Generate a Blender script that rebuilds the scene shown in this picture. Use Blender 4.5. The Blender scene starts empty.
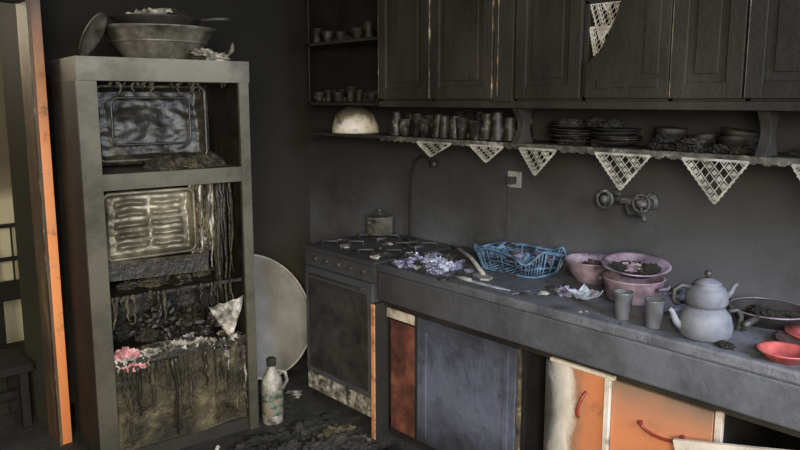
import bpy, bmesh, math, random
from mathutils import Vector, Matrix, noise, Euler
random.seed(7)
S=bpy.context.scene
try: S.view_settings.view_transform='Standard'
except Exception: pass

# ---------------------------------------------------------------- materials
def _base(name):
    m=bpy.data.materials.new(name); m.use_nodes=True
    nt=m.node_tree; nt.nodes.clear()
    o=nt.nodes.new('ShaderNodeOutputMaterial'); p=nt.nodes.new('ShaderNodeBsdfPrincipled')
    nt.links.new(p.outputs[0],o.inputs[0])
    tc=nt.nodes.new('ShaderNodeTexCoord')
    return m,nt,p,tc
def _noise(nt,tc,scale,detail=6,rough=.6,stretch=None):
    n=nt.nodes.new('ShaderNodeTexNoise'); n.inputs['Scale'].default_value=scale
    n.inputs['Detail'].default_value=detail; n.inputs['Roughness'].default_value=rough
    if stretch:
        mp=nt.nodes.new('ShaderNodeMapping'); mp.inputs['Scale'].default_value=stretch
        nt.links.new(tc.outputs['Object'],mp.inputs[0]); nt.links.new(mp.outputs[0],n.inputs['Vector'])
    else: nt.links.new(tc.outputs['Object'],n.inputs['Vector'])
    return n
def _ramp(nt,stops):
    r=nt.nodes.new('ShaderNodeValToRGB'); e=r.color_ramp.elements
    while len(e)<len(stops): e.new(.5)
    for i,(p,c) in enumerate(stops):
        e[i].position=p; e[i].color=(c[0],c[1],c[2],1)
    return r
def _bump(nt,tc,p,scale,strength,dist=.01,stretch=None):
    n=_noise(nt,tc,scale,8,.65,stretch); b=nt.nodes.new('ShaderNodeBump')
    b.inputs['Strength'].default_value=strength; b.inputs['Distance'].default_value=dist
    nt.links.new(n.outputs[0],b.inputs['Height']); nt.links.new(b.outputs[0],p.inputs['Normal'])
def soot(name,stops,scale=5,rough=.6,metal=0,bump=.4,bscale=40,bdist=.01,stretch=None,trans=0,spec=.5):
    m,nt,p,tc=_base(name)
    n=_noise(nt,tc,scale,8,.65,stretch); r=_ramp(nt,stops)
    nt.links.new(n.outputs[0],r.inputs[0]); nt.links.new(r.outputs[0],p.inputs['Base Color'])
    p.inputs['Roughness'].default_value=rough; p.inputs['Metallic'].default_value=metal
    p.inputs['Specular IOR Level'].default_value=spec
    if trans: p.inputs['Transmission Weight'].default_value=trans
    if bump: _bump(nt,tc,p,bscale,bump,bdist)
    return m
def grad(name,axis,lo,hi,stops,nscale=5,namt=.1,rough=.6,metal=0,bump=.3,bscale=40,bdist=.01,stretch=None,dirt=None,spec=.5,tile=None):
    """colour ramp along a world axis, edges broken up with noise; optional dirt = (scale, lo, hi, colour)"""
    m,nt,p,tc=_base(name)
    sx=nt.nodes.new('ShaderNodeSeparateXYZ'); nt.links.new(tc.outputs['Object'],sx.inputs[0])
    n=_noise(nt,tc,nscale,8,.65,stretch)
    ma=nt.nodes.new('ShaderNodeMath'); ma.operation='MULTIPLY_ADD'
    nt.links.new(n.outputs[0],ma.inputs[0]); ma.inputs[1].default_value=namt*2; 
    nt.links.new(sx.outputs[axis],ma.inputs[2])
    mr=nt.nodes.new('ShaderNodeMapRange'); mr.inputs[1].default_value=lo+namt; mr.inputs[2].default_value=hi+namt
    nt.links.new(ma.outputs[0],mr.inputs[0])
    r=_ramp(nt,stops); nt.links.new(mr.outputs[0],r.inputs[0]); col=r.outputs[0]
    if tile:
        w,h,fac=tile
        cb=nt.nodes.new('ShaderNodeCombineXYZ')
        nt.links.new(sx.outputs[1],cb.inputs[0]); nt.links.new(sx.outputs[2],cb.inputs[1])
        br=nt.nodes.new('ShaderNodeTexBrick'); br.offset=0
        br.inputs['Scale'].default_value=1; br.inputs['Brick Width'].default_value=w; br.inputs['Row Height'].default_value=h
        br.inputs['Mortar Size'].default_value=.003
        br.inputs['Color1'].default_value=(1,1,1,1); br.inputs['Color2'].default_value=(.96,.96,.96,1); br.inputs['Mortar'].default_value=(fac,fac,fac,1)
        nt.links.new(cb.outputs[0],br.inputs['Vector'])
        mt=nt.nodes.new('ShaderNodeMix'); mt.data_type='RGBA'; mt.blend_type='MULTIPLY'; mt.inputs[0].default_value=1
        nt.links.new(col,mt.inputs[6]); nt.links.new(br.outputs['Color'],mt.inputs[7]); col=mt.outputs[2]
    if dirt:
        dn=_noise(nt,tc,dirt[0],8,.7); dm=nt.nodes.new('ShaderNodeMapRange')
        dm.inputs[1].default_value=dirt[1]; dm.inputs[2].default_value=dirt[2]
        nt.links.new(dn.outputs[0],dm.inputs[0])
        mx=nt.nodes.new('ShaderNodeMix'); mx.data_type='RGBA'
        nt.links.new(dm.outputs[0],mx.inputs[0]); nt.links.new(col,mx.inputs[6]); mx.inputs[7].default_value=(*dirt[3],1)
        col=mx.outputs[2]
    nt.links.new(col,p.inputs['Base Color'])
    p.inputs['Roughness'].default_value=rough; p.inputs['Metallic'].default_value=metal
    p.inputs['Specular IOR Level'].default_value=spec
    if bump: _bump(nt,tc,p,bscale,bump,bdist)
    return m

# ---------------------------------------------------------------- mesh builder
class B:
    def __init__(s,name): s.name=name; s.bm=bmesh.new(); s.mats=[]
    def mi(s,m):
        if m not in s.mats: s.mats.append(m)
        return s.mats.index(m)
    def raw(s,vs,fs,m,smooth=False):
        i=s.mi(m); v=[s.bm.verts.new(x) for x in vs]
        for f in fs:
            try:
                g=s.bm.faces.new([v[k] for k in f]); g.material_index=i; g.smooth=smooth
            except ValueError: pass
    def box(s,x0,x1,y0,y1,z0,z1,m,M=None):
        vs=[Vector((x,y,z)) for x in(x0,x1) for y in(y0,y1) for z in(z0,z1)]
        if M: vs=[M@v for v in vs]
        s.raw(vs,[(0,1,3,2),(4,6,7,5),(0,4,5,1),(2,3,7,6),(0,2,6,4),(1,5,7,3)],m)
        return s
    def prism(s,poly,axis,a0,a1,m,M=None):
        def P(p,a): return Vector((a,p[0],p[1])) if axis==0 else Vector((p[0],a,p[1])) if axis==1 else Vector((p[0],p[1],a))
        n=len(poly); vs=[P(p,a0) for p in poly]+[P(p,a1) for p in poly]
        if M: vs=[M@v for v in vs]
        fs=[tuple(range(n)),tuple(range(n,2*n))]+[(i,(i+1)%n,n+(i+1)%n,n+i) for i in range(n)]
        s.raw(vs,fs,m); return s
    def lathe(s,prof,c,m,M=None,seg=32,wob=0,sx=1,sy=1):
        c=Vector(c); vs=[]; n=len(prof)
        for j in range(seg):
            a=2*math.pi*j/seg
            for (r,z) in prof:
                rr=max(r,.0006)
                if wob: rr*=1+wob*noise.noise(Vector((math.cos(a)*1.5,math.sin(a)*1.5,z*9+c.x*7)))
                v=Vector((rr*math.cos(a)*sx,rr*math.sin(a)*sy,z))
                if M: v=M@v
                vs.append(c+v)
        fs=[(j*n+i,((j+1)%seg)*n+i,((j+1)%seg)*n+i+1,j*n+i+1) for j in range(seg) for i in range(n-1)]
        s.raw(vs,fs,m,True); return s
    def tube(s,pts,r,m,seg=8,closed=False):
        pts=[Vector(p) for p in pts]; n=len(pts); vs=[]; up=None
        for i,p in enumerate(pts):
            a=pts[(i-1)%n] if (closed or i>0) else p; b=pts[(i+1)%n] if (closed or i<n-1) else p
            t=(b-a).normalized()
            if up is None: up=t.orthogonal().normalized()
            else:
                up=(up-t*up.dot(t)); up=up.normalized() if up.length>1e-6 else t.orthogonal().normalized()
            w=t.cross(up); rr=r[i] if isinstance(r,(list,tuple)) else r
            for k in range(seg):
                q=2*math.pi*k/seg; vs.append(p+up*rr*math.cos(q)+w*rr*math.sin(q))
        fs=[(i*seg+k,i*seg+(k+1)%seg,((i+1)%n)*seg+(k+1)%seg,((i+1)%n)*seg+k) for i in range(n if closed else n-1) for k in range(seg)]
        if not closed: fs+=[tuple(range(seg)),tuple(range((n-1)*seg,n*seg))]
        s.raw(vs,fs,m,True); return s
    def sheet(s,nx,ny,f,m,smooth=True):
        vs=[f(i/nx,j/ny) for i in range(nx+1) for j in range(ny+1)]
        fs=[(i*(ny+1)+j,(i+1)*(ny+1)+j,(i+1)*(ny+1)+j+1,i*(ny+1)+j+1) for i in range(nx) for j in range(ny)]
        s.raw(vs,fs,m,smooth); return s
    def lump(s,c,R,m,amp=.35,freq=3,sub=3,flat=True,seed=0,smooth=False):
        t=bmesh.new(); bmesh.ops.create_icosphere(t,subdivisions=sub,radius=1)
        vs=[]
        for v in t.verts:
            d=v.co.normalized(); k=1+amp*(noise.noise(d*freq+Vector((seed,seed*2.3,0)))*1.3+.5*noise.noise(d*freq*2.7+Vector((seed,0,5))))
            q=Vector((d.x*R[0]*k,d.y*R[1]*k,d.z*R[2]*k))
            if flat and q.z<-R[2]*.45: q.z=-R[2]*.45
            vs.append(Vector(c)+q+(Vector((0,0,R[2]*.45)) if flat else Vector()))
        t.verts.index_update()
        s.raw(vs,[tuple(v.index for v in f.verts) for f in t.faces],m,smooth); t.free(); return s
    def done(s,bevel=0,solid=0,xf=None):
        if xf is not None: bmesh.ops.transform(s.bm,matrix=xf,verts=s.bm.verts)
        bmesh.ops.recalc_face_normals(s.bm,faces=s.bm.faces)
        me=bpy.data.meshes.new(s.name); s.bm.to_mesh(me); s.bm.free()
        o=bpy.data.objects.new(s.name,me); S.collection.objects.link(o)
        for m in s.mats: me.materials.append(m)
        if solid:
            md=o.modifiers.new('thick','SOLIDIFY'); md.thickness=solid; md.offset=0
        if bevel:
            md=o.modifiers.new('bev','BEVEL'); md.width=bevel; md.segments=2; md.limit_method='ANGLE'; md.angle_limit=.9
        return o
def R(ax,deg): return Matrix.Rotation(math.radians(deg),4,ax)
def T(*v): return Matrix.Translation(Vector(v))

# ---------------------------------------------------------------- palette
BLK=(.010,.009,.007)
m_wallR=grad('wall_soot_shade_right',2,.8,2.0,[(0,(.095,.096,.103)),(.25,(.055,.055,.055)),(.5,(.026,.025,.021)),(.75,(.011,.010,.008)),(1,(.007,.006,.005))],3,.16,.7,bump=.25,bscale=18,tile=(.2,.2,.90),dirt=(1.6,.44,.74,(.026,.025,.021)),spec=.3)  # wall soot; its darker upper part also paints in the light falloff
m_wallB=grad('wall_soot_back',2,.0,2.0,[(0,(.065,.059,.043)),(.4,(.026,.023,.017)),(1,(.010,.009,.0065))],3,.2,.8,bump=.4,spec=.25)
m_hall=grad('hall_wall_paint',2,.75,1.25,[(0,(.55,.50,.34)),(.45,(.48,.43,.29)),(.65,(.15,.13,.08)),(1,(.085,.073,.045))],4,.06,.8,bump=.2)
m_floor=soot('floor_ash',[(.3,(.008,.008,.007)),(.55,(.030,.028,.023)),(.78,(.10,.092,.078))],9,.7,bump=1,bscale=60,bdist=.02)
m_ceil=soot('ceiling_soot',[(.3,BLK),(.7,(.02,.02,.018))],3,.8)
m_trim=grad('door_trim_wood',2,0,2.1,[(0,(.62,.20,.062)),(.35,(.85,.32,.11)),(.65,(.74,.29,.12)),(.85,(.36,.17,.08)),(1,(.09,.05,.028))],6,.12,.5,bump=.25,dirt=(11,.56,.74,(.11,.055,.03)),stretch=(1,1,.3))
m_jamb=soot('door_jamb_soot',[(.35,(.035,.026,.016)),(.6,(.12,.070,.036)),(.75,(.26,.15,.07))],9,.6,bump=.3,stretch=(1,1,.3))
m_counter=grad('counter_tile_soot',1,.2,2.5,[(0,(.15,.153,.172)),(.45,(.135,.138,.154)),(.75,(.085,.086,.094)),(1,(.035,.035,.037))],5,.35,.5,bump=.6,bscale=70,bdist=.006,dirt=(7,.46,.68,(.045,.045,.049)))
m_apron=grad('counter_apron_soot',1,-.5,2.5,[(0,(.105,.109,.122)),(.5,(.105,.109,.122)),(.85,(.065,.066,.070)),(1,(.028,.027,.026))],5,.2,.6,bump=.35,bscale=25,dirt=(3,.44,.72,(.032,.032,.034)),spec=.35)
m_cabdark=soot('charred_cabinet',[(.3,(.009,.008,.006)),(.5,(.019,.0165,.012)),(.68,(.034,.029,.021)),(.85,(.075,.063,.043))],3,.65,bump=.3,bscale=50,stretch=(1,1,.4),spec=.3)
m_inner=soot('charred_interior',[(.3,(.005,.005,.004)),(.8,(.018,.016,.013))],8,.8,spec=.3)
m_edge=soot('bare_wood_edge',[(.45,(.02,.017,.012)),(.58,(.11,.08,.043)),(.72,(.50,.36,.20))],11,.6,bump=.1)
m_fr=grad('fridge_enamel_soot',2,0,1.83,[(0,(.052,.047,.030)),(.5,(.080,.073,.049)),(.90,(.105,.099,.075)),(1,(.18,.172,.14))],4,.12,.6,bump=.25,bscale=22,dirt=(3.5,.44,.74,(.024,.021,.013)),spec=.35)
m_frside=soot('fridge_side_soot',[(.3,(.013,.012,.009)),(.7,(.034,.031,.024))],5,.65,bump=.3,spec=.3)
m_frin=soot('fridge_interior_char',[(.35,(.006,.005,.0035)),(.60,(.019,.0165,.010)),(.80,(.075,.065,.040))],6,.42,bump=.6,bscale=18,bdist=.02)
m_liner=soot('burnt_liner',[(.38,(.008,.007,.0045)),(.56,(.022,.0195,.012)),(.70,(.075,.067,.044)),(.84,(.30,.27,.20))],6,.36,bump=.4,bscale=14,bdist=.02)
m_rack=soot('sooty_metal_plate',[(.34,(.040,.034,.020)),(.50,(.11,.096,.062)),(.72,(.33,.30,.21))],5,.38,metal=.35,bump=.2,bscale=20)
m_ash=soot('white_melt_residue',[(.37,(.030,.026,.019)),(.50,(.21,.19,.15)),(.68,(.70,.65,.54))],18,.6,bump=.7,bscale=60)
m_pink=soot('pink_residue',[(.35,(.08,.04,.035)),(.52,(.44,.17,.17)),(.7,(.62,.38,.36))],18,.6,bump=.6)
m_drawer=soot('charred_drawer',[(.34,(.009,.008,.0045)),(.49,(.040,.033,.016)),(.62,(.11,.092,.047)),(.78,(.30,.25,.135))],7,.5,bump=1,bscale=26,bdist=.03)
m_pot=soot('sooty_aluminium',[(.36,(.045,.041,.03)),(.52,(.15,.14,.11)),(.72,(.36,.34,.28))],7,.42,metal=.4,bump=.2)
m_potdark=soot('black_pot',[(.3,(.014,.013,.012)),(.7,(.055,.052,.047))],9,.5,bump=.2)
m_char=soot('charred_cloth',[(.3,(.008,.008,.006)),(.55,(.034,.031,.023)),(.78,(.17,.15,.11))],20,.85,bump=1,bscale=70,bdist=.02,spec=.3)
m_oven=grad('stove_enamel_soot',2,0,.87,[(0,(.22,.215,.20)),(.12,(.075,.077,.082)),(.6,(.080,.083,.092)),(1,(.040,.040,.041))],6,.08,.5,bump=.2,bscale=20,dirt=(3,.45,.74,(.022,.021,.021)))
m_blue=grad('blistered_blue_grey_door',2,.05,.70,[(0,(.028,.030,.038)),(.35,(.115,.123,.163)),(.75,(.090,.098,.132)),(1,(.028,.028,.031))],5,.14,.45,bump=.5,bscale=24,bdist=.012,dirt=(4,.46,.72,(.022,.023,.028)))
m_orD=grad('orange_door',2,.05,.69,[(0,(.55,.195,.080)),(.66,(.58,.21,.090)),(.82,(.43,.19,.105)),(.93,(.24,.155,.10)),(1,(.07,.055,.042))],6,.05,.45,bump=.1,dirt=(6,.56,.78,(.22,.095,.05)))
m_orC=grad('orange_door_burnt_edge',1,1.24,1.53,[(0,(.56,.20,.084)),(.34,(.52,.19,.082)),(.48,(.32,.16,.095)),(.58,(.66,.59,.49)),(.76,(.36,.34,.30)),(.88,(.05,.046,.042)),(1,(.012,.012,.01))],6,.06,.5,bump=.3,stretch=(1,1,.6),dirt=(7,.56,.75,(.11,.08,.055)))
m_red=soot('scorched_red_panel',[(.3,(.022,.012,.009)),(.5,(.10,.034,.022)),(.7,(.24,.085,.05))],8,.55,bump=.3)
m_pale=soot('pale_board',[(.34,(.17,.13,.095)),(.48,(.54,.46,.37)),(.75,(.76,.69,.58))],7,.55,bump=.1)
m_orange_edge=soot('orange_wood_edge',[(.36,(.14,.06,.022)),(.52,(.60,.25,.10)),(.8,(.74,.40,.18))],9,.5,bump=.1)
m_handle=soot('red_plastic_handle',[(.3,(.11,.018,.012)),(.7,(.24,.035,.02))],9,.4,bump=0)
m_lace=soot('sooty_lace',[(.34,(.10,.092,.074)),(.50,(.28,.265,.225)),(.7,(.56,.53,.47))],8,.8,bump=0)
m_lacedk=soot('burnt_lace_band',[(.40,(.018,.016,.012)),(.56,(.075,.069,.055)),(.74,(.34,.315,.265))],12,.8,bump=.3)
m_glass=soot('sooty_glass',[(.42,(.009,.008,.006)),(.58,(.034,.031,.025)),(.74,(.22,.205,.17))],26,.5,bump=.2,spec=.35)
m_glasscl=soot('hazy_glass',[(.3,(.20,.205,.22)),(.8,(.48,.49,.52))],16,.22,bump=0,trans=.7)
m_china=soot('sooty_china',[(.42,(.008,.007,.0055)),(.60,(.022,.0195,.015)),(.78,(.12,.11,.085))],20,.6,bump=.2,spec=.3)
m_whitebowl=grad('white_bowl_soot',2,1.46,1.61,[(0,(.62,.57,.46)),(.45,(.58,.51,.40)),(.68,(.12,.10,.07)),(1,(.020,.018,.013))],12,.05,.45,bump=.2,dirt=(12,.52,.68,(.10,.08,.055)))
m_mauve=soot('mauve_enamel',[(.36,(.050,.040,.046)),(.52,(.20,.145,.18)),(.74,(.42,.33,.39))],10,.5,bump=.15)
m_pinkpot=soot('pink_enamel',[(.36,(.050,.040,.046)),(.52,(.205,.145,.165)),(.74,(.43,.33,.36))],8,.5,bump=.15)
m_bluepl=soot('blue_plastic',[(.38,(.025,.034,.050)),(.52,(.070,.130,.205)),(.74,(.22,.35,.48))],13,.5,bump=.3)
m_lav=soot('lavender_wrapper',[(.36,(.045,.045,.058)),(.52,(.17,.165,.24)),(.64,(.34,.32,.46)),(.8,(.60,.60,.72))],26,.5,bump=.5)
m_foil=soot('foil',[(.35,(.20,.215,.25)),(.55,(.42,.455,.53)),(.75,(.72,.77,.85))],14,.45,metal=.1,bump=.3)
m_kettle=soot('sooty_teapot',[(.34,(.060,.061,.069)),(.54,(.135,.138,.156)),(.76,(.23,.236,.262))],6,.6,bump=.15,spec=.4)
m_redpl=soot('red_plastic',[(.34,(.18,.040,.036)),(.54,(.44,.090,.080)),(.8,(.56,.24,.23))],10,.45,bump=.05)
m_tap=soot('sooty_tap',[(.38,(.022,.022,.021)),(.56,(.070,.068,.064)),(.76,(.44,.42,.39))],24,.6,bump=.2)
m_socket=soot('sooty_socket',[(.3,(.13,.125,.11)),(.6,(.30,.285,.25))],20,.6,bump=0)
m_tabletop=soot('round_tray_grey',[(.3,(.15,.143,.125)),(.5,(.25,.24,.215)),(.75,(.38,.37,.335))],2.5,.6,bump=.2)
m_tabrim=soot('round_tray_rim',[(.3,(.34,.32,.275)),(.7,(.66,.62,.54))],10,.45,bump=0)
m_bottle=soot('bottle_plastic',[(.38,(.075,.067,.052)),(.54,(.30,.28,.23)),(.74,(.60,.56,.46))],14,.45,bump=.2)
m_label=soot('bottle_label',[(.40,(.05,.055,.038)),(.52,(.17,.20,.145)),(.60,(.26,.10,.07)),(.75,(.32,.24,.19))],22,.5,bump=0)
m_wood=soot('grey_wood',[(.3,(.09,.085,.08)),(.7,(.34,.32,.29))],14,.6,bump=.2,stretch=(1,1,8))

# ---------------------------------------------------------------- room shell
XW=2.78; YB=3.9
B('floor').box(-1.7,2.9,-2,5.3,-.1,0,m_floor).done()
B('ceiling').box(-1.7,2.9,-2,5.3,2.6,2.7,m_ceil).done()
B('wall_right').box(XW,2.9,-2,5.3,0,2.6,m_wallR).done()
B('wall_left').box(-1.8,-1.7,-2,5.3,0,2.6,m_wallB).done()
B('wall_back').box(1.014,XW,YB,YB+.1,0,2.6,m_wallB).box(.975,1.014,3.47,YB+.1,0,2.6,m_wallB)\
  .box(-1.7,.07,3.47,3.57,0,2.6,m_wallB).box(.07,.975,3.47,3.57,2.08,2.6,m_wallB).done()
B('wall_hall').box(-1.7,XW,5.2,5.3,0,2.6,m_hall).done()
b=B('trim_1')
b.box(.968,1.012,3.435,3.468,0,2.14,m_trim).box(.955,.968,3.43,3.60,0,2.085,m_jamb)
b.box(.953,.957,3.43,3.45,0,2.085,m_edge)
b.box(.0,.09,3.44,3.468,0,2.14,m_trim).box(.0,1.012,3.44,3.468,2.085,2.15,m_trim)
b.done(.003)

b=B('dining_chair'); cx,cy=1.20,4.85
for dx in(-.18,.18):
    for dy in(-.18,.18): b.box(cx+dx-.018,cx+dx+.018,cy+dy-.018,cy+dy+.018,0,.44 if dy<0 else .90,m_inner)
b.box(cx-.21,cx+.21,cy-.21,cy+.21,.44,.47,m_inner)
for z in(.62,.84): b.box(cx-.18,cx+.18,cy+.165,cy+.195,z-.012,z+.012,m_inner)
for k in range(3): b.box(cx-.10+.10*k-.005,cx-.10+.10*k+.005,cy+.17,cy+.19,.47,.84,m_inner)
b.done(.004)
b=B('low_bench')
b.box(.1,.94,3.72,4.05,.30,.34,m_inner)
for x in(.12,.88):
    for y in(3.75,3.99): b.box(x,x+.04,y,y+.04,0,.30,m_inner)
b.box(.16,.90,3.88,3.92,.12,.16,m_inner)
b.done(.004)

# ---------------------------------------------------------------- countertop
b=B('kitchen_countertop')
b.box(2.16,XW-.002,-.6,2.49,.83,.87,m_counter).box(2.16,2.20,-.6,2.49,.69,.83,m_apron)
b.done(.008)

# ---------------------------------------------------------------- base cabinets
b=B('base_cabinet')
b.box(2.22,2.77,-.6,2.49,.08,.10,m_inner).box(2.75,2.77,-.6,2.49,.10,.688,m_inner).box(2.28,2.30,-.6,2.49,0,.08,m_inner)
for y in(-.6,.2,.845,1.23,1.52,1.64,2.23,2.46): b.box(2.22,2.75,y,y+.02,.10,.688,m_inner)
b.box(2.203,2.22,-.6,2.49,.655,.688,m_cabdark)
def door(y0,y1,mat,z0=.05,z1=.655,x=2.205,edge=None):
    b.box(x-.018,x,y0,y1,z0,z1,mat)
door(1.665,2.235,m_blue)
b.box(2.183,2.188,1.70,2.20,.60,.64,m_blue); b.box(2.183,2.188,1.70,1.725,.08,.60,m_blue); b.box(2.183,2.188,2.175,2.20,.08,.60,m_blue)
door(1.262,1.52,m_orC); door(.872,1.232,m_orD)
b.box(2.175,2.205,1.236,1.258,.05,.66,m_pale)
b.box(2.183,2.2,1.225,1.50,.655,.668,m_pale)
b.box(2.19,2.21,.845,.868,.05,.66,m_pale)
b.box(2.19,2.205,1.645,1.66,.05,.66,m_edge)
door(2.255,2.42,m_red,.05,.60); b.box(2.187,2.205,2.235,2.255,.05,.66,m_cabdark)
b.box(2.187,2.2,2.25,2.45,.61,.655,m_pale)
b.box(2.11,2.20,2.447,2.47,.0,.685,m_cabdark); b.box(2.105,2.11,2.445,2.472,.0,.685,m_orange_edge)
door(-.55,.19,m_cabdark)
def arch(p0,p1,out,mat=m_handle,r=.006):
    p0=Vector(p0);p1=Vector(p1); b.tube([p0+(p1-p0)*t+Vector((-out*math.sin(math.pi*t)**.6,0,0)) for t in [i/10 for i in range(11)]],r,mat)
arch((2.186,1.365,.47),(2.186,1.335,.58),.03)
b.tube([(2.183,1.04+.075*math.cos(t),.535-.028*math.sin(t)) for t in [math.pi*i/12 for i in range(13)]],.006,m_handle)
b.box(2.172,2.19,1.108,1.122,.53,.545,m_handle); b.box(2.172,2.19,.958,.972,.53,.545,m_handle)
b.done(.002)

b=B('fallen_cabinet_door')
t=math.radians(15); tl=Vector((.97,.55)); a=Vector((-math.cos(t),math.sin(t))); d=Vector((-math.sin(t),-math.cos(t)))
P=lambda s,q:tuple(tl+a*s+d*q)
b.prism([P(0,0),P(.72,0),P(.72,.565),P(0,.565)],0,2.118,2.136,m_pale)
b.prism([P(.05,.05),P(.67,.05),P(.67,.51),P(.05,.51)],0,2.112,2.118,m_orD)
b.done(.002)

# ---------------------------------------------------------------- stove
b=B('oven_stove')
y0,y1=2.505,3.10
b.box(2.18,2.74,y0,y1,.06,.855,m_oven)
b.box(2.155,2.74,y0,y1,.855,.872,m_oven)
b.box(2.165,2.18,y0+.01,y1-.01,.77,.85,m_oven)
b.box(2.158,2.18,y0+.02,y1-.02,.17,.76,m_oven)
b.box(2.154,2.158,y0+.05,y1-.05,.20,.70,m_potdark)
b.tube([(2.158,y0+.08,.725),(2.14,y0+.08,.727),(2.14,y1-.08,.727),(2.158,y1-.08,.725)],.006,m_potdark)
b.box(2.17,2.18,y0+.01,y1-.01,.06,.155,m_ash)
for i in range(5): b.lathe([(0,0),(.014,0),(.012,.012),(0,.014)],(2.165,y0+.09+i*.1,.81),m_potdark,R('Y',-90),16)
for (x,y) in((2.32,2.65),(2.32,2.95),(2.58,2.65),(2.58,2.95)):
    b.lathe([(0,.0),(.05,.0),(.05,.008),(.03,.014),(0,.014)],(x,y,.872),m_potdark,None,20)
    for k in range(4):
        q=math.pi/4+k*math.pi/2; b.tube([(x+.03*math.cos(q),y+.03*math.sin(q),.890),(x+.11*math.cos(q),y+.11*math.sin(q),.890),(x+.11*math.cos(q),y+.11*math.sin(q),.872)],.005,m_potdark,6)
for x in(2.22,2.7):
    for y in(y0+.04,y1-.04): b.box(x-.02,x+.02,y-.02,y+.02,0,.06,m_inner)
for i in range(26):
    s=random.uniform(.01,.04); b.lump((random.uniform(2.2,2.7),random.uniform(2.55,3.05),.872),(s,s,s*.35),m_ash if i%9==0 else random.choice([m_char,m_potdark,m_inner]),.6,4,2,True,i+600)
b.done(.004)

b=B('saucepan')
b.lathe([(0,0),(.07,0),(.078,.01),(.078,.10),(.083,.104),(.08,.106),(.074,.10),(.02,.125),(0,.128)],(2.58,2.95,.896),m_pot)
b.lathe([(0,0),(.012,0),(.016,.015),(0,.024)],(2.58,2.95,1.022),m_potdark,None,16)
b.tube([(2.52,2.91,.98),(2.45,2.86,.995),(2.38,2.81,1.0)],[.007,.01,.012],m_potdark)
b.done()

# ---------------------------------------------------------------- wall cabinets
b=B('kitchen_upper_cabinet')
Z0,Z1=1.645,2.45
b.box(2.46,XW-.002,-.5,2.80,Z0,Z0+.02,m_cabdark).box(2.46,XW-.002,-.5,2.80,Z1-.02,Z1,m_cabdark).box(2.76,XW-.002,-.5,2.80,Z0,Z1,m_inner)
for y in(-.5,.42,.93,1.20,1.56,1.90,2.40,2.78): b.box(2.46,2.76,y,y+.02,Z0,Z1,m_cabdark)
b.box(2.46,2.755,-.48,2.78,2.02,2.035,m_inner)
def updoor(y0,y1,edges=(0,0),M=None):
    x0,x1=2.438,2.459; w=.055
    b.box(x0,x1,y0,y0+w,Z0+.01,Z1-.01,m_cabdark,M); b.box(x0,x1,y1-w,y1,Z0+.01,Z1-.01,m_cabdark,M)
    b.box(x0,x1,y0+w,y1-w,Z0+.01,Z0+.065,m_cabdark,M)
    n=10; pts=[(y0+w,Z1-.01),(y0+w,Z1-.10)]
    for i in range(n+1):
        u=i/n; pts.append((y0+w+(y1-y0-2*w)*u,Z1-.10+.05*math.sin(math.pi*u)))
    pts.append((y1-w,Z1-.01)); b.prism(pts,0,x0,x1,m_cabdark,M)
    b.box(x0+.012,x1,y0+w,y1-w,Z0+.065,Z1-.04,m_cabdark,M)
    b.box(x0+.005,x0+.014,y0+w+.03,y1-w-.03,Z0+.095,Z1-.13,m_cabdark,M)
    if edges[0]: b.box(x0-.001,x1,y0-.002,y0+.002,Z0+.012,Z1-.012,m_edge,M)
    if edges[1]: b.box(x0-.001,x1,y1-.002,y1+.002,Z0+.012,Z1-.012,m_edge,M)
updoor(2.42,2.79,(1,1)); updoor(2.03,2.41,(1,0)); updoor(1.58,1.90); updoor(.955,1.205,(0,1)); updoor(.44,.945,(0,1)); updoor(-.48,.43)
b.box(2.44,2.46,1.915,2.02,Z0,Z1,m_cabdark); b.box(2.438,2.445,1.995,2.001,Z0+.02,Z1,m_edge)
# closed door burnt away along its left edge so the lace inside shows
b.prism([(1.212,Z0+.012),(1.212,2.43),(1.30,2.43),(1.33,2.24),(1.385,2.10),(1.43,1.96),(1.49,1.84),(1.555,1.79),(1.555,Z0+.012)],0,2.438,2.458,m_cabdark)
b.box(2.434,2.438,1.25,1.31,Z0+.10,2.20,m_cabdark); b.box(2.434,2.438,1.25,1.50,Z0+.05,Z0+.085,m_cabdark)
b.box(2.45,2.47,-.5,2.80,Z0-.03,Z0,m_cabdark)
# lace hanging inside the burnt-out compartment
def lace(b,y0,y1,z,dep,x,n=7,skew=0):
    A=Vector((y0,z)); C=Vector((y1,z)); D=Vector(((y0+y1)/2+skew,z-dep))
    def seg(p,q,w,off=0):
        v=(q-p)
        if v.length<1e-4: return
        nn=Vector((-v.y,v.x)).normalized()*w
        b.raw([Vector((x+off,*(p-nn))),Vector((x+off,*(q-nn))),Vector((x+off,*(q+nn))),Vector((x+off,*(p+nn)))],[(0,1,2,3)],m_lace)
    seg(A,C,.004); seg(A,D,.004,.0002); seg(C,D,.004,.0004)
    for i in range(1,n):
        t=i/n; top=A.lerp(C,t); seg(top,C.lerp(D,1-t),.0017,.0006); seg(top,A.lerp(D,t),.0017,.0008)
    for i in range(n):
        for j in range(n-i):
            if (i+j)%2==0:
                c=A+(C-A)*((i+.5)/n)+(D-A)*(j/n)
                e=(C-A).length/n*.33; f=dep/n*.5
                b.raw([Vector((x+.001,c.x-e,c.y-.001)),Vector((x+.001,c.x,c.y-f)),Vector((x+.001,c.x+e,c.y-.001)),Vector((x+.001,c.x,c.y+ (f if j>0 else 0)))],[(0,1,2,3)],m_lace)
    for i in range(1,9):
        for E,F in((A,D),(C,D)):
            p=E.lerp(F,i/9); k=[Vector((x,p.x+.006*math.cos(q),p.y-.002+.006*math.sin(q))) for q in [math.pi*2*s/6 for s in range(6)]]
            b.raw(k,[tuple(range(6))],m_lace)
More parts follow.
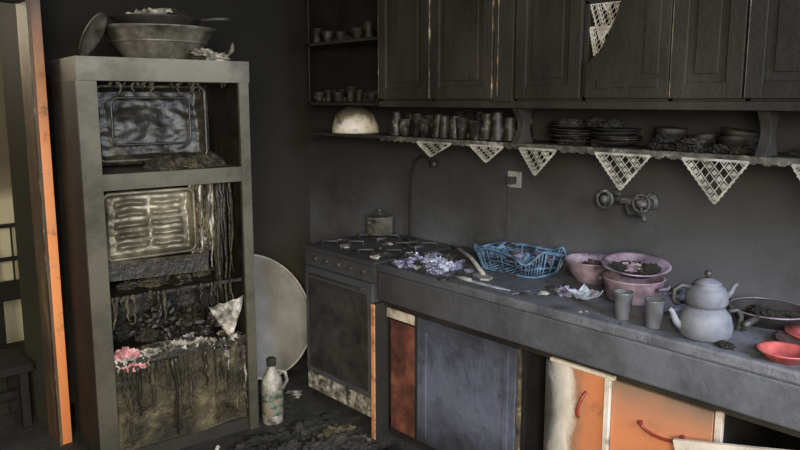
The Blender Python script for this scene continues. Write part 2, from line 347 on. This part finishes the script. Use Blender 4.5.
lace(b,1.38,1.558,2.14,.15,2.463,8,.02); lace(b,1.40,1.558,2.02,.14,2.465,8,.03); lace(b,1.43,1.558,1.93,.13,2.467,7,.035)
b.sheet(8,8,lambda u,v:Vector((2.464+.002*math.sin(u*18),1.36+.195*u,2.17-.04*v)),m_lace)
b.done(.003)

# ---------------------------------------------------------------- under-cabinet shelf, brackets, lace
ZS=1.46
B('hanging_shelf').box(2.50,XW-.002,-.4,3.50,ZS-.018,ZS,m_cabdark).done(.002)
for yk in(1.93,.90,-.2):
    b=B('shelf_bracket')
    pts=[(2.48,Z0-.031),(2.60,Z0-.031)]+[(2.60-.03*math.sin(t),Z0-.03-(Z0-.03-ZS)*t/(math.pi)) for t in [math.pi*i/10 for i in range(1,10)]]+[(2.60,ZS+.001),(2.50,ZS+.001),(2.485,ZS+.001)]
    pts+=[(2.48+.045*math.sin(t),ZS+(Z0-.03-ZS)*t/math.pi) for t in [math.pi*i/10 for i in range(1,10)]]
    b.prism(pts,1,yk-.018,yk+.018,m_frside)
    b.done(.002)
b=B('lace_shelf_edging')
def band(y0,y1):
    n=int((y1-y0)/.012)
    for i in range(n):
        ya=y0+(y1-y0)*i/n; yb=y0+(y1-y0)*(i+1)/n
        lo=ZS-.020-.008*abs(math.sin(i*.8))-.006*noise.noise(Vector((i*.3,0,0)))
        hi=ZS+.001+.003*noise.noise(Vector((i*.5,3,0)))
        b.raw([Vector((2.4955,ya,lo)),Vector((2.4955,yb,lo)),Vector((2.4955,yb,hi)),Vector((2.4955,ya,hi))],[(0,1,2,3)],m_lacedk)
band(.0,2.84)
for (ya,yb,dp,sk) in((2.32,2.56,.07,.02),(2.0,2.20,.075,0),(1.715,1.91,.115,.01),(1.295,1.53,.14,0),(.935,1.17,.155,-.01),(.60,.80,.15,0),(.25,.5,.15,0)):
    lace(b,ya,yb,ZS-.02,dp,2.4935,7,sk)
b.done()

b=B('drinking_glasses')
prof=[(.0,.0),(.024,.0),(.033,.11),(.035,.112),(.031,.110),(.022,.006),(0,.006)]
pinv=[(.0,.112),(.024,.112),(.026,.106),(.034,.004),(.035,0),(.031,.0),(.022,.104),(0,.105)]
for y in [2.76-.068*i for i in range(12)]:
    for x in(2.55,2.66):
        if random.random()<.12: continue
        h=.75+.45*random.random(); pp=random.choice([prof,pinv,pinv])
        tilt=R('X',random.choice([0,0,0,random.uniform(-9,9)]))@R('Y',random.choice([0,0,random.uniform(-6,6)]))
        b.lathe([(r*random.uniform(.93,1.0),z*h) for r,z in pp],(x+random.uniform(-.015,.015),y+random.uniform(-.010,.010),ZS+.004),m_glass,tilt,18,.12)
b.done()
b=B('plate_stack')
for cy,n in((1.74,7),(1.53,5)):
    zz=ZS+.003
    for i in range(n):
        b.lathe([(0,0),(.055,0),(.10,.014),(.101,.017),(.098,.017),(.054,.004),(0,.004)],(2.65+random.uniform(-.02,.018),cy+random.uniform(-.018,.018),zz),random.choice([m_china,m_inner,m_china]),R('X',random.uniform(-3,3)),28,.08); zz+=random.uniform(.008,.018)
for i in range(14): b.lump((random.uniform(2.56,2.70),random.uniform(1.5,1.77),ZS+.001+random.choice([0,.08])),(.03,.04,.02),random.choice([m_char,m_inner,m_inner]),.6,4,3,True,i+250)
b.done()
b=B('stacked_bowls')
for i,(y,x) in enumerate([(1.29,2.64),(1.16,2.66),(1.04,2.64)]):
    for j in range(random.choice([1,2])):
        b.lathe([(0,0),(.03,0),(.055,.03),(.062,.052),(.06,.053),(.05,.03),(.026,.005),(0,.005)],(x+random.uniform(-.008,.008),y,ZS+.010+j*.021),m_china,R('X',random.uniform(-10,10)),22,.12)
for i in range(26):
    b.lump((random.uniform(2.55,2.68),random.uniform(1.0,1.33),ZS+.001+random.choice([0,0,.03])),(random.uniform(.015,.045),random.uniform(.02,.04),random.uniform(.010,.025)),random.choice([m_char,m_inner,m_inner]),.6,4,3,True,i+200)
b.done()
b=B('charred_rags')
for i in range(26):
    b.lump((random.uniform(2.56,2.68),random.uniform(.25,.80),ZS+.001+random.choice([0,0,.03])),(random.uniform(.02,.05),random.uniform(.03,.06),random.uniform(.012,.03)),random.choice([m_char,m_inner,m_inner]),.6,4,3,True,i+240)
b.done()
b=B('serving_bowl')
b.lathe([(0,.155),(.055,.152),(.11,.105),(.135,.042),(.142,.0),(.134,.0),(.126,.04),(.10,.095),(0,.147)],(2.63,3.22,ZS+.001),m_whitebowl,None,36,.08)
b.done()

b=B('corner_shelf')
for z in(1.62,1.97,2.30):
    pts=[(XW-.003,2.83),(2.52,2.83)]+[(2.52,2.83+.6*q) for q in(.2,.5,.8)]+[(2.53,3.52),(2.60,3.66),(2.70,3.72),(XW-.003,3.73)]
    b.prism(pts,2,z,z+.016,m_frside)
b.tube([(2.58,3.60,1.636),(2.58,3.60,2.30)],.005,m_cabdark)
b.done(.002)
b=B('tea_glasses')
tp=[(0,0),(.022,0),(.026,.004),(.020,.03),(.027,.07),(.031,.075),(.026,.07),(.017,.03),(.018,.008),(0,.008)]
cp=[(0,0),(.018,0),(.020,.005),(.036,.04),(.038,.055),(.035,.055),(.032,.04),(.015,.008),(0,.008)]
for z in(1.637,1.987):
    for y in [2.92+.095*i for i in range(7)]:
        for x in(2.575,2.68):
            if random.random()<.85:
                pp=random.choice([tp,cp,cp]); k=random.uniform(.9,1.2)
                b.lathe([(r*k,q*k) for r,q in pp],(x+random.uniform(-.012,.012),y+random.uniform(-.012,.012),z+.002),m_china,R('X',random.uniform(-5,5)),16,.12)
for i in range(12): b.lump((2.6+random.random()*.1,random.uniform(2.9,3.5),random.choice([1.637,1.987])),(.03,.05,.025),m_char,.5,4,2,True,i+300)
b.done()

# ---------------------------------------------------------------- wall fittings
b=B('wall_faucet')
fy,fz=1.51,1.225; X=XW-.001
for dy in(-.085,.085):
    b.lathe([(0,0),(.038,0),(.034,.012),(.016,.016),(.016,.05),(.024,.055),(.024,.075),(0,.08)],(X,fy+dy,fz),m_tap,R('Y',-90),24)
    c=Vector((X-.088,fy+dy,fz+.0))
    b.tube([c+Vector((0,.036*math.cos(q),.036*math.sin(q))) for q in [2*math.pi*i/20 for i in range(20)]],.007,m_tap,7,True)
    for q in range(3):
        w=math.pi*2*q/3+.4; b.tube([c,c+Vector((0,.036*math.cos(w),.036*math.sin(w)))],.005,m_tap)
    b.lathe([(0,0),(.018,0),(.020,.01),(.012,.018),(0,.02)],c,m_tap,R('Y',-90),20)
b.tube([(X-.045,fy-.11,fz),(X-.045,fy+.11,fz)],.018,m_tap,14)
b.tube([(X-.045,fy,fz),(X-.07,fy-.01,fz-.03),(X-.10,fy-.04,fz-.05),(X-.13,fy-.09,fz-.045),(X-.15,fy-.13,fz-.04),(X-.155,fy-.14,fz-.06)],.010,m_tap,10)
b.done()
b=B('wall_socket')
sy,sz=2.147,1.26
b.box(X-.012,X,sy-.04,sy+.04,sz-.04,sz+.04,m_socket)
b.lathe([(0,0),(.028,0),(.03,.006),(.026,.006),(.022,.001),(0,.001)],(X-.012,sy,sz),m_socket,R('Y',-90),24)
b.box(X-.05,X-.012,sy-.016,sy+.016,sz-.02,sz+.014,m_potdark)
b.tube([(X-.045,sy,sz-.02),(X-.045,sy,sz-.06),(X-.03,sy+.02,sz-.13),(X-.012,sy+.03,sz-.22),(X-.012,sy+.03,sz-.385)],.003,m_potdark,6)
b.done(.003)
b=B('gas_hose')
b.tube([(X-.015,2.70,1.30),(X-.025,2.74,1.335),(X-.025,2.79,1.34),(X-.025,2.84,1.31),(X-.022,2.875,1.24),(X-.018,2.885,1.12),(X-.015,2.89,.95),(X-.015,2.89,.5),(X-.015,2.89,.0)],.008,m_inner)
b.lathe([(0,0),(.02,0),(.02,.03),(0,.03)],(X,2.70,1.30),m_potdark,R('Y',-90),14)
b.done()

# ---------------------------------------------------------------- refrigerator
FR=T(1.4,2.99,0)@R('Z',-6)@T(-1.4,-2.99,0)
b=B('refrigerator')
x0,x1,y0,y1=1.005,1.765,2.99,3.47; w=.080
b.box(x0,x0+.02,y0+.02,y1,0.02,1.825,m_frside)
b.box(x0+.02,x0+w,y0+.02,y1,.0,1.725,m_frin); b.box(x0,x0+w,y0,y0+.02,.0,1.73,m_fr)
b.box(x1-w*.6,x1,y0+.02,y1,.0,1.725,m_frin); b.box(x1-w*.6,x1,y0,y0+.02,.0,1.73,m_fr)
b.box(x0,x1,y0-.012,y1,1.73,1.828,m_fr)
b.box(x0+.02,x1,y1-.04,y1,.02,1.73,m_frin)
b.box(x0+w,x1-w*.6,y0+.005,y1-.04,1.265,1.335,m_fr)
b.box(x0+.02,x1-.02,y0+.02,y1,.0,.06,m_frside)
xi0,xi1=x0+w+.001,x1-w*.6-.001
def crumple(X0,X1,Z0_,Z1_,Y,amp,mat,fr=6,seed=0,nx=50,nz=50):
    b.sheet(nx,nz,lambda u,v:Vector((X0+(X1-X0)*u,Y+amp*(noise.noise(Vector((u*fr+seed,v*fr*.5,seed)))+.3*noise.noise(Vector((u*fr*3,v*fr*1.2+seed,1)))),Z0_+(Z1_-Z0_)*v)),mat)
crumple(xi0,xi1,1.34,1.725,3.38,.03,m_frin,4,1)
crumple(xi0,xi1,.50,1.26,3.38,.03,m_frin,4,3)
def embossed(X0,X1,Za,Zb,Y,n,mat,tilt=0.,amp=.012,ribd=.022):
    nx,nz=90,90
    def f(u,v):
        rib=0
        if n and .10<u<.90 and .08<v<.92:
            ph=(v-.08)/.84*n; ph=ph-math.floor(ph)
            for uc,hw in((.30,.18),(.70,.18)):
                q=abs(u-uc)/hw
                if q<1.0:
                    e=min(1,(1-q)*4); rib=max(rib,ribd*(e**.5)*max(0,1-(abs(ph-.5)/.34)**2))
        rim=.028*max(0,1-min(u,1-u,v,1-v)/.05)
        q=Vector((u*3,v*3,Y*5))
        return Vector((X0+(X1-X0)*u+.006*noise.noise(Vector((v*5,u,2))),Y-rib-rim+tilt*v+amp*noise.noise(q)+amp*.35*noise.noise(q*3.5),Za+(Zb-Za)*v+.008*noise.noise(Vector((u*5,v,7)))))
    b.sheet(nx,nz,f,mat)
def frame(X0,X1,Za,Zb,Y,r,mat,c=.03):
    pts=[]
    for (cx_,cz_,a0) in((X1-c,Zb-c,0),(X0+c,Zb-c,90),(X0+c,Za+c,180),(X1-c,Za+c,270)):
        for k in range(6):
            a=math.radians(a0+k*18); pts.append((cx_+c*math.cos(a),Y,cz_+c*math.sin(a)))
    b.tube(pts,r,mat,8,True)
embossed(xi0+.015,1.50,.950,1.235,3.09,5,m_rack,.02)
frame(xi0+.012,1.503,.945,1.240,3.065,.008,m_rack)
embossed(xi0+.02,1.60,1.385,1.705,3.16,0,m_liner,.05,.018)
frame(xi0+.02,1.60,1.38,1.71,3.125,.009,m_liner)
frame(xi0+.09,1.53,1.45,1.66,3.14,.006,m_liner)
b.box(xi0+.01,1.56,3.06,3.36,.845,.93,m_frin,T(1.3,3.2,.88)@R('Y',2)@T(-1.3,-3.2,-.88))
b.box(xi0+.01,1.56,3.05,3.06,.92,.935,m_drawer,T(1.3,3.2,.88)@R('Y',2)@T(-1.3,-3.2,-.88))
b.box(xi0,xi1,y0+.05,3.40,.765,.78,m_frin); b.box(xi0,xi1,y0+.01,3.40,.47,.50,m_frin)
b.sheet(60,50,lambda u,v:Vector((xi0+(xi1-xi0)*u,y0+.03+.026*noise.noise(Vector((u*4,v*3,2)))+.008*noise.noise(Vector((u*12,v*9,2))),.06+.41*v)),m_drawer)
def drip(x,y,zt,L,r,mat):
    n=9; b.tube([(x+.016*noise.noise(Vector((x*30,i*.5,zt))),y+.008*noise.noise(Vector((x*9,i*.9,3))),zt-L*i/n) for i in range(n+1)],[r*(1-.7*(i/n)**1.3)*(1+.5*noise.noise(Vector((x*40,i*.9,0)))) for i in range(n+1)],mat,7)
for i in range(44): drip(random.uniform(xi0+.01,xi1-.03),y0+.015,.507,random.uniform(.015,.07),random.uniform(.004,.010),random.choice([m_ash,m_ash,m_drawer]))
for i in range(30): drip(random.uniform(1.51,1.62),3.08+random.uniform(-.03,.05),1.262,random.uniform(.15,.42),random.uniform(.005,.012),random.choice([m_ash,m_liner,m_drawer]))
for i in range(40):
    b.lump((random.uniform(1.51,1.60),3.10,random.uniform(.93,1.24)),(.020,.012,random.uniform(.015,.035)),random.choice([m_ash,m_ash,m_liner]),.6,5,2,False,i+700)
for i in range(24): drip(random.uniform(1.60,1.70),3.10+random.uniform(-.06,.08),1.262,random.uniform(.2,.70),random.uniform(.005,.012),random.choice([m_frin,m_drawer,m_frin]))
for i in range(26): drip(random.uniform(xi0+.01,xi1-.02),y0+.05,1.73,random.uniform(.01,.06),random.uniform(.004,.009),random.choice([m_liner,m_frin,m_drawer]))
for i in range(30): drip(random.uniform(xi0+.01,xi1-.02),y0+.015,.46,random.uniform(.08,.40),random.uniform(.005,.014),random.choice([m_drawer,m_drawer,m_liner]))
for i in range(14): drip(random.uniform(1.60,1.705),y0+.012,.44,random.uniform(.1,.34),random.uniform(.006,.014),m_ash if i%4==0 else m_drawer)
for i in range(24): drip(random.uniform(xi0+.01,xi1-.03),y0+.04,.785,random.uniform(.02,.16),random.uniform(.004,.010),random.choice([m_frin,m_drawer]))
def flap(u,v):
    wd=.085*(1-v)**.8+.008
    return Vector((1.625+(u-.5)*2*wd+.02*v+.008*noise.noise(Vector((u,v*6,4))),3.012-.02*math.sin(u*3.1)-.012*noise.noise(Vector((u*4,v*4,0))),.685-.17*v+.03*(u-.5)+.012*noise.noise(Vector((u*6,0,9)))))
b.sheet(16,18,flap,m_ash)
for i in range(9):
    b.lump((random.uniform(xi0+.1,xi1-.1),random.uniform(3.10,3.3),.781),(random.uniform(.03,.07),.05,random.uniform(.02,.04)),random.choice([m_char,m_frin,m_drawer]),.5,4,3,True,i)
for i in range(26):
    b.lump((random.uniform(xi0+.06,xi1-.06),random.uniform(3.12,3.30),.501+random.choice([0,.03,.07])),(random.uniform(.03,.07),.05,random.uniform(.03,.06)),random.choice([m_frin,m_char,m_inner,m_frin]),.6,4,3,True,i+800)
for i in range(40):
    b.lump((random.uniform(xi0+.03,xi1-.03),random.uniform(3.01,3.10),.495),(random.uniform(.015,.045),.02,random.uniform(.008,.022)),[m_ash,m_ash,m_char,m_ash,m_drawer][i%5],.6,5,3,True,i+20)
for x,s in((1.115,.03),(1.15,.035),(1.18,.025)): b.lump((x,3.02,.50),(s,.022,s*1.0),m_pink,.5,4,3,True,int(x*70))
for i in range(7): b.lump((random.uniform(xi0+.02,1.23),3.01,.475-.005*i),(.018,.012,.014),m_pink,.5,4,2,False,i+88)
for i in range(10):
    b.lump((random.uniform(1.30,xi1-.06),3.06+random.random()*.08,1.336),(random.uniform(.03,.08),.05,random.uniform(.02,.045)),random.choice([m_char,m_drawer]),.6,4,3,True,i+50)
b.done(.0,0,FR)

# things on top of the fridge
zt=1.829
b=B('metal_basin')
b.lathe([(0,0),(.14,0),(.155,.006),(.235,.115),(.245,.135),(.272,.142),(.274,.150),(.262,.150),(.238,.142),(.226,.118),(.15,.014),(0,.010)],(1.47,3.25,zt),m_pot,None,48)
b.tube([(1.47+.215*math.cos(t),3.25+.215*math.sin(t),zt+.085) for t in [2*math.pi*i/40 for i in range(40)]],.006,m_pot,6,True)
b.done()
b=B('charred_tray')
b.lathe([(0,0),(.17,0),(.20,.035),(.205,.037),(.20,.04),(.165,.008),(0,.008)],(1.45,3.23,zt+.156),m_potdark,None,36,.05)
for i in range(10): b.lump((1.45+random.uniform(-.10,.10),3.23+random.uniform(-.08,.08),zt+.166),(random.uniform(.05,.09),.06,random.uniform(.02,.05)),random.choice([m_char,m_char,m_ash]),.55,4,3,True,i+3)
b.tube([(1.62,3.18,zt+.195),(1.70,3.13,zt+.205),(1.75,3.09,zt+.205)],.009,m_potdark)
b.done()
b=B('pot_lid')
M=R('Z',-40)@R('Y',-62)
b.lathe([(0,.02),(.05,.017),(.085,.004),(.10,0),(.104,.004),(.085,.010),(.05,.022),(0,.026)],(1.115,3.10,zt+.093),m_pot,M,32)
b.done()
b=B('crumpled_foil')
for i in range(9): b.lump((1.63+random.uniform(-.08,.08),3.01+random.uniform(-.015,.03),zt+(.02 if i%2 else 0)),(random.uniform(.02,.045),.03,random.uniform(.012,.028)),[m_ash,m_char,m_ash][i%3],.6,5,3,True,9+i)
b.tube([(1.67,3.01,zt+.01),(1.71,3.0,zt+.05),(1.725,3.02,zt+.085)],[.004,.011,.006],m_ash)
b.done()

# ---------------------------------------------------------------- round tray leaning on wall
b=B('round_table_top')
M=R('X',62); rr=.385; cc=Vector((2.165,3.64,.345))
b.lathe([(0,.0),(rr-.02,.0),(rr,.004),(rr,.022),(rr-.012,.026),(rr-.022,.02),(rr-.03,.014),(0,.014)],cc,m_tabletop,M,56)
b.tube([cc+M@Vector((rr*math.cos(t),rr*math.sin(t),.018)) for t in [2*math.pi*i/56 for i in range(56)]],.008,m_tabrim,8,True)
b.done()

# ---------------------------------------------------------------- bleach bottle
b=B('bleach_bottle')
c=Vector((1.85,2.96,0)); k=1.25
b.lathe([(r*k*.92,z*k) for r,z in [(0,0),(.042,0),(.047,.006),(.047,.16),(.043,.19),(.024,.225),(.017,.235),(.017,.25)]],c,m_bottle,None,28,.06)
b.lathe([(r*k*.92,z*k) for r,z in [(.0475,.04),(.0485,.042),(.0485,.145),(.0475,.148)]],c,m_label,None,28,.06)
b.lathe([(.02*k,.245*k),(.021*k,.272*k),(.017*k,.276*k),(0,.276*k)],c,m_char,None,18)
b.tube([c+k*Vector(v) for v in((.016,-.014,.225),(.042,-.036,.215),(.048,-.040,.18),(.030,-.027,.14))],.009,m_bottle)
b.done()

# ---------------------------------------------------------------- floor debris
b=B('floor_debris')
for i in range(1200):
    x=random.uniform(.3,2.08); y=random.uniform(1.7,3.25)
    s=random.uniform(.006,.032)*(1 if random.random()<.93 else 1.8)
    if x>1.72 and 2.84<y<3.10: continue
    if y>2.88 and x<1.84: continue
    M=T(x,y,s*.35+.004)@Euler((random.uniform(-.5,.5),random.uniform(-.5,.5),random.uniform(0,6.3))).to_matrix().to_4x4()
    m=random.choices([m_char,m_floor,m_ash,m_inner],[4,6,.9,6])[0]
    b.box(-s,s,-s*random.uniform(.2,.7),s*.5,-.003,.003+.25*s*random.random(),m,M)
for i in range(130):
    x=random.uniform(1.0,2.0); y=random.uniform(2.0,2.80)
    b.lump((x,y,0),(random.uniform(.02,.10),random.uniform(.02,.09),random.uniform(.012,.05)),random.choice([m_floor,m_floor,m_drawer,m_inner]),.6,4,3,True,i)
b.done()
b=B('crumpled_paper')
for i in range(9): b.lump((2.05+random.uniform(-.07,.07),3.16+random.uniform(-.05,.06),0),(random.uniform(.03,.055),.04,random.uniform(.008,.02)),[m_ash,m_ash,m_char][i%3],.6,4,3,True,4+i)
b.done()

# ---------------------------------------------------------------- countertop items
zc=.871
b=B('dish_drying_rack')
cx,cy=2.56,1.945; hx,hy=.13,.185
def ring(z,ex,ey,nz=.012):
    pts=[]
    for i in range(40):
        t=2*math.pi*i/40; c_,s_=math.cos(t),math.sin(t)
        pts.append((cx+ex*math.copysign(abs(c_)**.45,c_),cy+ey*math.copysign(abs(s_)**.45,s_),z+nz*noise.noise(Vector((c_*1.5,s_*1.5,z*10)))))
    return pts
r0=ring(zc+.0065,hx*.85,hy*.88,0); r1=ring(zc+.090,hx*1.05,hy*1.05,.07); rm=ring(zc+.050,hx*.95,hy*.96,.03)
b.tube(r0,.006,m_bluepl,7,True); b.tube(r1,.008,m_bluepl,7,True); b.tube(rm,.004,m_bluepl,6,True)
for i in range(40): b.tube([r0[i],rm[i],r1[i]],.004,m_bluepl,5)
for i in range(9):
    y=cy-hy*.7+hy*1.4*i/8; b.tube([(cx-hx*.82,y,zc+.008),(cx+hx*.82,y,zc+.008)],.004,m_bluepl,5)
b.sheet(30,30,lambda u,v:Vector((cx-hx*.8+hx*1.6*u,cy-hy*.85+hy*1.7*v,zc+.06+.07*noise.noise(Vector((u*4,v*6,4)))+.02*noise.noise(Vector((u*12,v*15,4))))),m_bluepl)
for i in range(9): b.lump((cx+random.uniform(-.08,.07),cy+random.uniform(-.14,.14),zc+.06),(.035,.045,.025),random.choice([m_char,m_lav,m_bluepl]),.6,5,3,True,i+400)
b.done()
b=B('crumpled_wrappers')
for i in range(60):
    x=random.uniform(2.22,2.46); y=random.uniform(2.15,2.45)
    b.lump((x,y,zc),(random.uniform(.015,.045),random.uniform(.015,.045),random.uniform(.008,.024)),random.choice([m_lav,m_lav,m_char,m_char,m_foil]),.7,5,3,True,i+100)
b.done()
b=B('wooden_spatula')
b.tube([(2.66,2.46,zc+.012),(2.52,2.28,zc+.050),(2.38,2.08,zc+.06),(2.33,1.96,zc+.013)],[.008,.008,.009,.010],m_wood,8)
b.prism([(2.35,2.0),(2.31,2.01),(2.27,1.93),(2.29,1.90),(2.33,1.91)],2,zc+.001,zc+.012,m_wood)
b.done()
b=B('kitchen_knife')
b.tube([(2.215,2.03,zc+.014),(2.21,1.93,zc+.014)],.009,m_wood,8)
b.prism([(2.20,1.93),(2.222,1.93),(2.222,1.76),(2.213,1.72),(2.20,1.78)],2,zc+.010,zc+.013,m_foil)
b.done()
b=B('chopping_board')
b.prism([(2.20,1.70),(2.30,1.68),(2.345,1.97),(2.205,2.00)],2,zc,zc+.005,m_counter)
b.done(.002)
def bowlprof(r,h): return [(0,0),(r*.5,0),(r*.55,.004),(r*.85,h*.45),(r,h*.9),(r*1.04,h),(r*1.0,h*1.01),(r-.006,h*.88),(r*.82,h*.45),(r*.5,.01),(0,.009)]
b=B('enamel_bowl'); b.lathe(bowlprof(.112,.10),(2.62,1.60,zc),m_mauve,None,40,.03)
for i in range(5): b.lump((2.62+random.uniform(-.04,.04),1.60+random.uniform(-.04,.04),zc+.04),(.04,.04,.03),[m_char,m_mauve][i%2],.5,4,3,True,61+i)
b.done()
b=B('cooking_pot')
c=(2.50,1.34,zc)
b.lathe([(0,0),(.095,0),(.105,.008),(.115,.085),(.122,.09),(.118,.094),(.108,.086),(.098,.012),(0,.01)],c,m_pinkpot,None,40)
for s in(-1,1):
    b.tube([(c[0]+.05*q,c[1]+s*(.113+.03*math.cos(q*1.57)),zc+.07) for q in(-.8,-.5,0,.5,.8)],.007,m_mauve,8)
b.done()
b=B('enamel_dish')
M=R('X',5)@R('Y',-6)
b.lathe([(0,0),(.07,0),(.12,.028),(.132,.034),(.13,.038),(.118,.034),(.068,.006),(0,.005)],(2.51,1.34,zc+.108),m_mauve,M,40,.04)
for i in range(9): b.lump((2.51+random.uniform(-.06,.06),1.34+random.uniform(-.06,.06),zc+.116),(.04,.04,.016),[m_char,m_pinkpot,m_char][i%3],.6,4,3,True,33+i)
b.done()
b=B('foil_tray')
b.sheet(20,20,lambda u,v:Vector((2.29+.09*u+.04*v,1.43+.11*v-.03*u,zc+.010+.022*abs(2*u-1)**4+.014*abs(2*v-1)**4+.012*noise.noise(Vector((u*5,v*5,8))))),m_foil,False)
b.lump((2.36,1.56,zc),(.035,.03,.02),m_lav,.6,4,3,True,71)
b.done(0,.002)
gp=[(0,0),(.024,0),(.027,.003),(.033,.095),(.034,.1),(.031,.1),(.024,.01),(0,.009)]
for x,y in((2.245,1.238),(2.235,1.115)):
    B('water_glass').lathe(gp,(x,y,zc),m_glasscl,None,24).done()

b=B('double_teapot')
c=Vector((2.275,.955,zc))
b.lathe([(0,0),(.075,0),(.084,.012),(.086,.04),(.078,.075),(.060,.098),(.050,.104)],c,m_kettle,None,40)
b.lathe([(.050,.104),(.060,.108),(.067,.120),(.066,.145),(.055,.168),(.040,.178),(.044,.181),(.040,.186),(.020,.196),(0,.199)],c,m_kettle,None,40)
b.lathe([(0,.198),(.007,.199),(.008,.206),(.013,.212),(.010,.222),(0,.224)],c,m_potdark,None,16)
rt=Vector((.73,-.68,0))
def P2(s,z,f=0): return c+rt*s+Vector((0,0,z))+Vector((-.68,-.73,0))*f
b.tube([P2(.075,.085),P2(.105,.09),P2(.118,.07),P2(.116,.035),P2(.105,.02)],.009,m_potdark)
b.tube([P2(-.078,.03),P2(-.10,.055),P2(-.112,.085),P2(-.122,.095)],[.016,.012,.009,.008],m_kettle)
b.tube([P2(-.055,.168),P2(-.085,.175),P2(-.108,.16),P2(-.112,.13),P2(-.105,.115)],.008,m_potdark)
b.tube([P2(.06,.13),P2(.08,.15),P2(.09,.172),P2(.10,.178)],[.012,.009,.007,.006],m_kettle)
b.done()

b=B('frying_pan')
b.lathe([(0,0),(.10,0),(.125,.042),(.13,.045),(.127,.048),(.12,.044),(.097,.008),(0,.007)],(2.60,.87,zc),m_potdark,None,40)
b.tube([(2.60+.13*math.cos(t),.87+.13*math.sin(t),zc+.047) for t in [2*math.pi*i/40 for i in range(40)]],.003,m_pinkpot,6,True)
b.tube([(2.48,.86,zc+.04),(2.40,.85,zc+.05),(2.33,.85,zc+.05)],[.008,.011,.012],m_potdark)
for i in range(6): b.lump((2.60+random.uniform(-.06,.06),.87+random.uniform(-.06,.06),zc+.009),(.04,.04,.018),m_char,.5,4,3,True,90+i)
b.done()
b=B('plastic_plate'); b.lathe([(0,0),(.06,0),(.095,.018),(.10,.02),(.097,.024),(.06,.006),(0,.005)],(2.42,.68,zc),m_pinkpot,None,36,.03); b.done()
b=B('plastic_bowl'); b.lathe([(0,0),(.055,0),(.068,.022),(.076,.026),(.074,.030),(.064,.026),(.05,.006),(0,.006)],(2.245,.70,zc),m_redpl,None,36).done()
b=B('plastic_lid'); b.lathe([(0,0),(.05,0),(.085,.018),(.084,.022),(.05,.006),(0,.006)],(2.42,.67,zc+.028),m_redpl,None,36).done()
b=B('burnt_sponge'); b.lump((2.215,.86,zc),(.022,.03,.012),m_char,.4,4,3,True,5); b.done()
b=B('counter_ash_debris')
occ=[(2.56,1.945,.20),(2.62,1.60,.125),(2.50,1.34,.15),(2.32,1.48,.12),(2.245,1.238,.05),(2.235,1.115,.05),(2.275,.955,.13),(2.6,.87,.15),(2.42,.68,.12),(2.245,.70,.095),(2.27,1.85,.16)]
for i in range(900):
    x=random.uniform(2.18,2.75); y=random.uniform(.0,2.12)
    if random.random()<.5: x=random.uniform(2.58,2.75)
    s=random.choice([.004,.005,.007,.010,.016,.026])
    if any((x-a)**2+(y-c_)**2<(r+s)**2 for a,c_,r in occ): continue
    b.lump((x,y,.870),(s,s*random.uniform(.5,1.2),s*random.uniform(.15,.4)),random.choices([m_char,m_inner,m_ash,m_lav,m_counter],[5,3,.8,.5,4])[0],.6,4,2,True,i)
b.done()

# ---------------------------------------------------------------- lights
w=bpy.data.worlds.new('World'); S.world=w; w.use_nodes=True
bg=w.node_tree.nodes['Background']; bg.inputs[0].default_value=(1.0,.97,.91,1); bg.inputs[1].default_value=.95
def area(name,loc,target,size,power,col,spread=180):
    l=bpy.data.lights.new(name,'AREA'); l.size=size; l.energy=power; l.color=col; l.spread=math.radians(spread)
    o=bpy.data.objects.new(name,l); S.collection.objects.link(o); o.location=loc
    o.rotation_euler=(Vector(target)-Vector(loc)).to_track_quat('-Z','Y').to_euler(); return o
area('left_fill',(-.7,-.7,1.9),(1.7,2.6,.45),1.1,82,(1,.93,.80),110)  # added lamp shaping the light from the left; no window stands here
area('daylight_right',(1.5,-1.4,2.1),(2.3,1.5,.75),1.0,50,(.66,.77,1.0),110)
l=bpy.data.lights.new('hall_fill','POINT'); l.energy=30; l.color=(1,.90,.68); l.shadow_soft_size=.2  # added unseen point lamp that brightens the hall wall
o=bpy.data.objects.new('hall_fill',l); S.collection.objects.link(o); o.location=(.4,4.3,2.1)

cam=bpy.data.cameras.new('cam'); co=bpy.data.objects.new('camera',cam); S.collection.objects.link(co)
cam.sensor_width=36; cam.lens=31.5; cam.clip_start=.02; cam.shift_y=-.0255
co.location=(0,0,1.65); co.rotation_euler=(math.radians(90-8.5),0,math.radians(-42.9))
S.camera=co
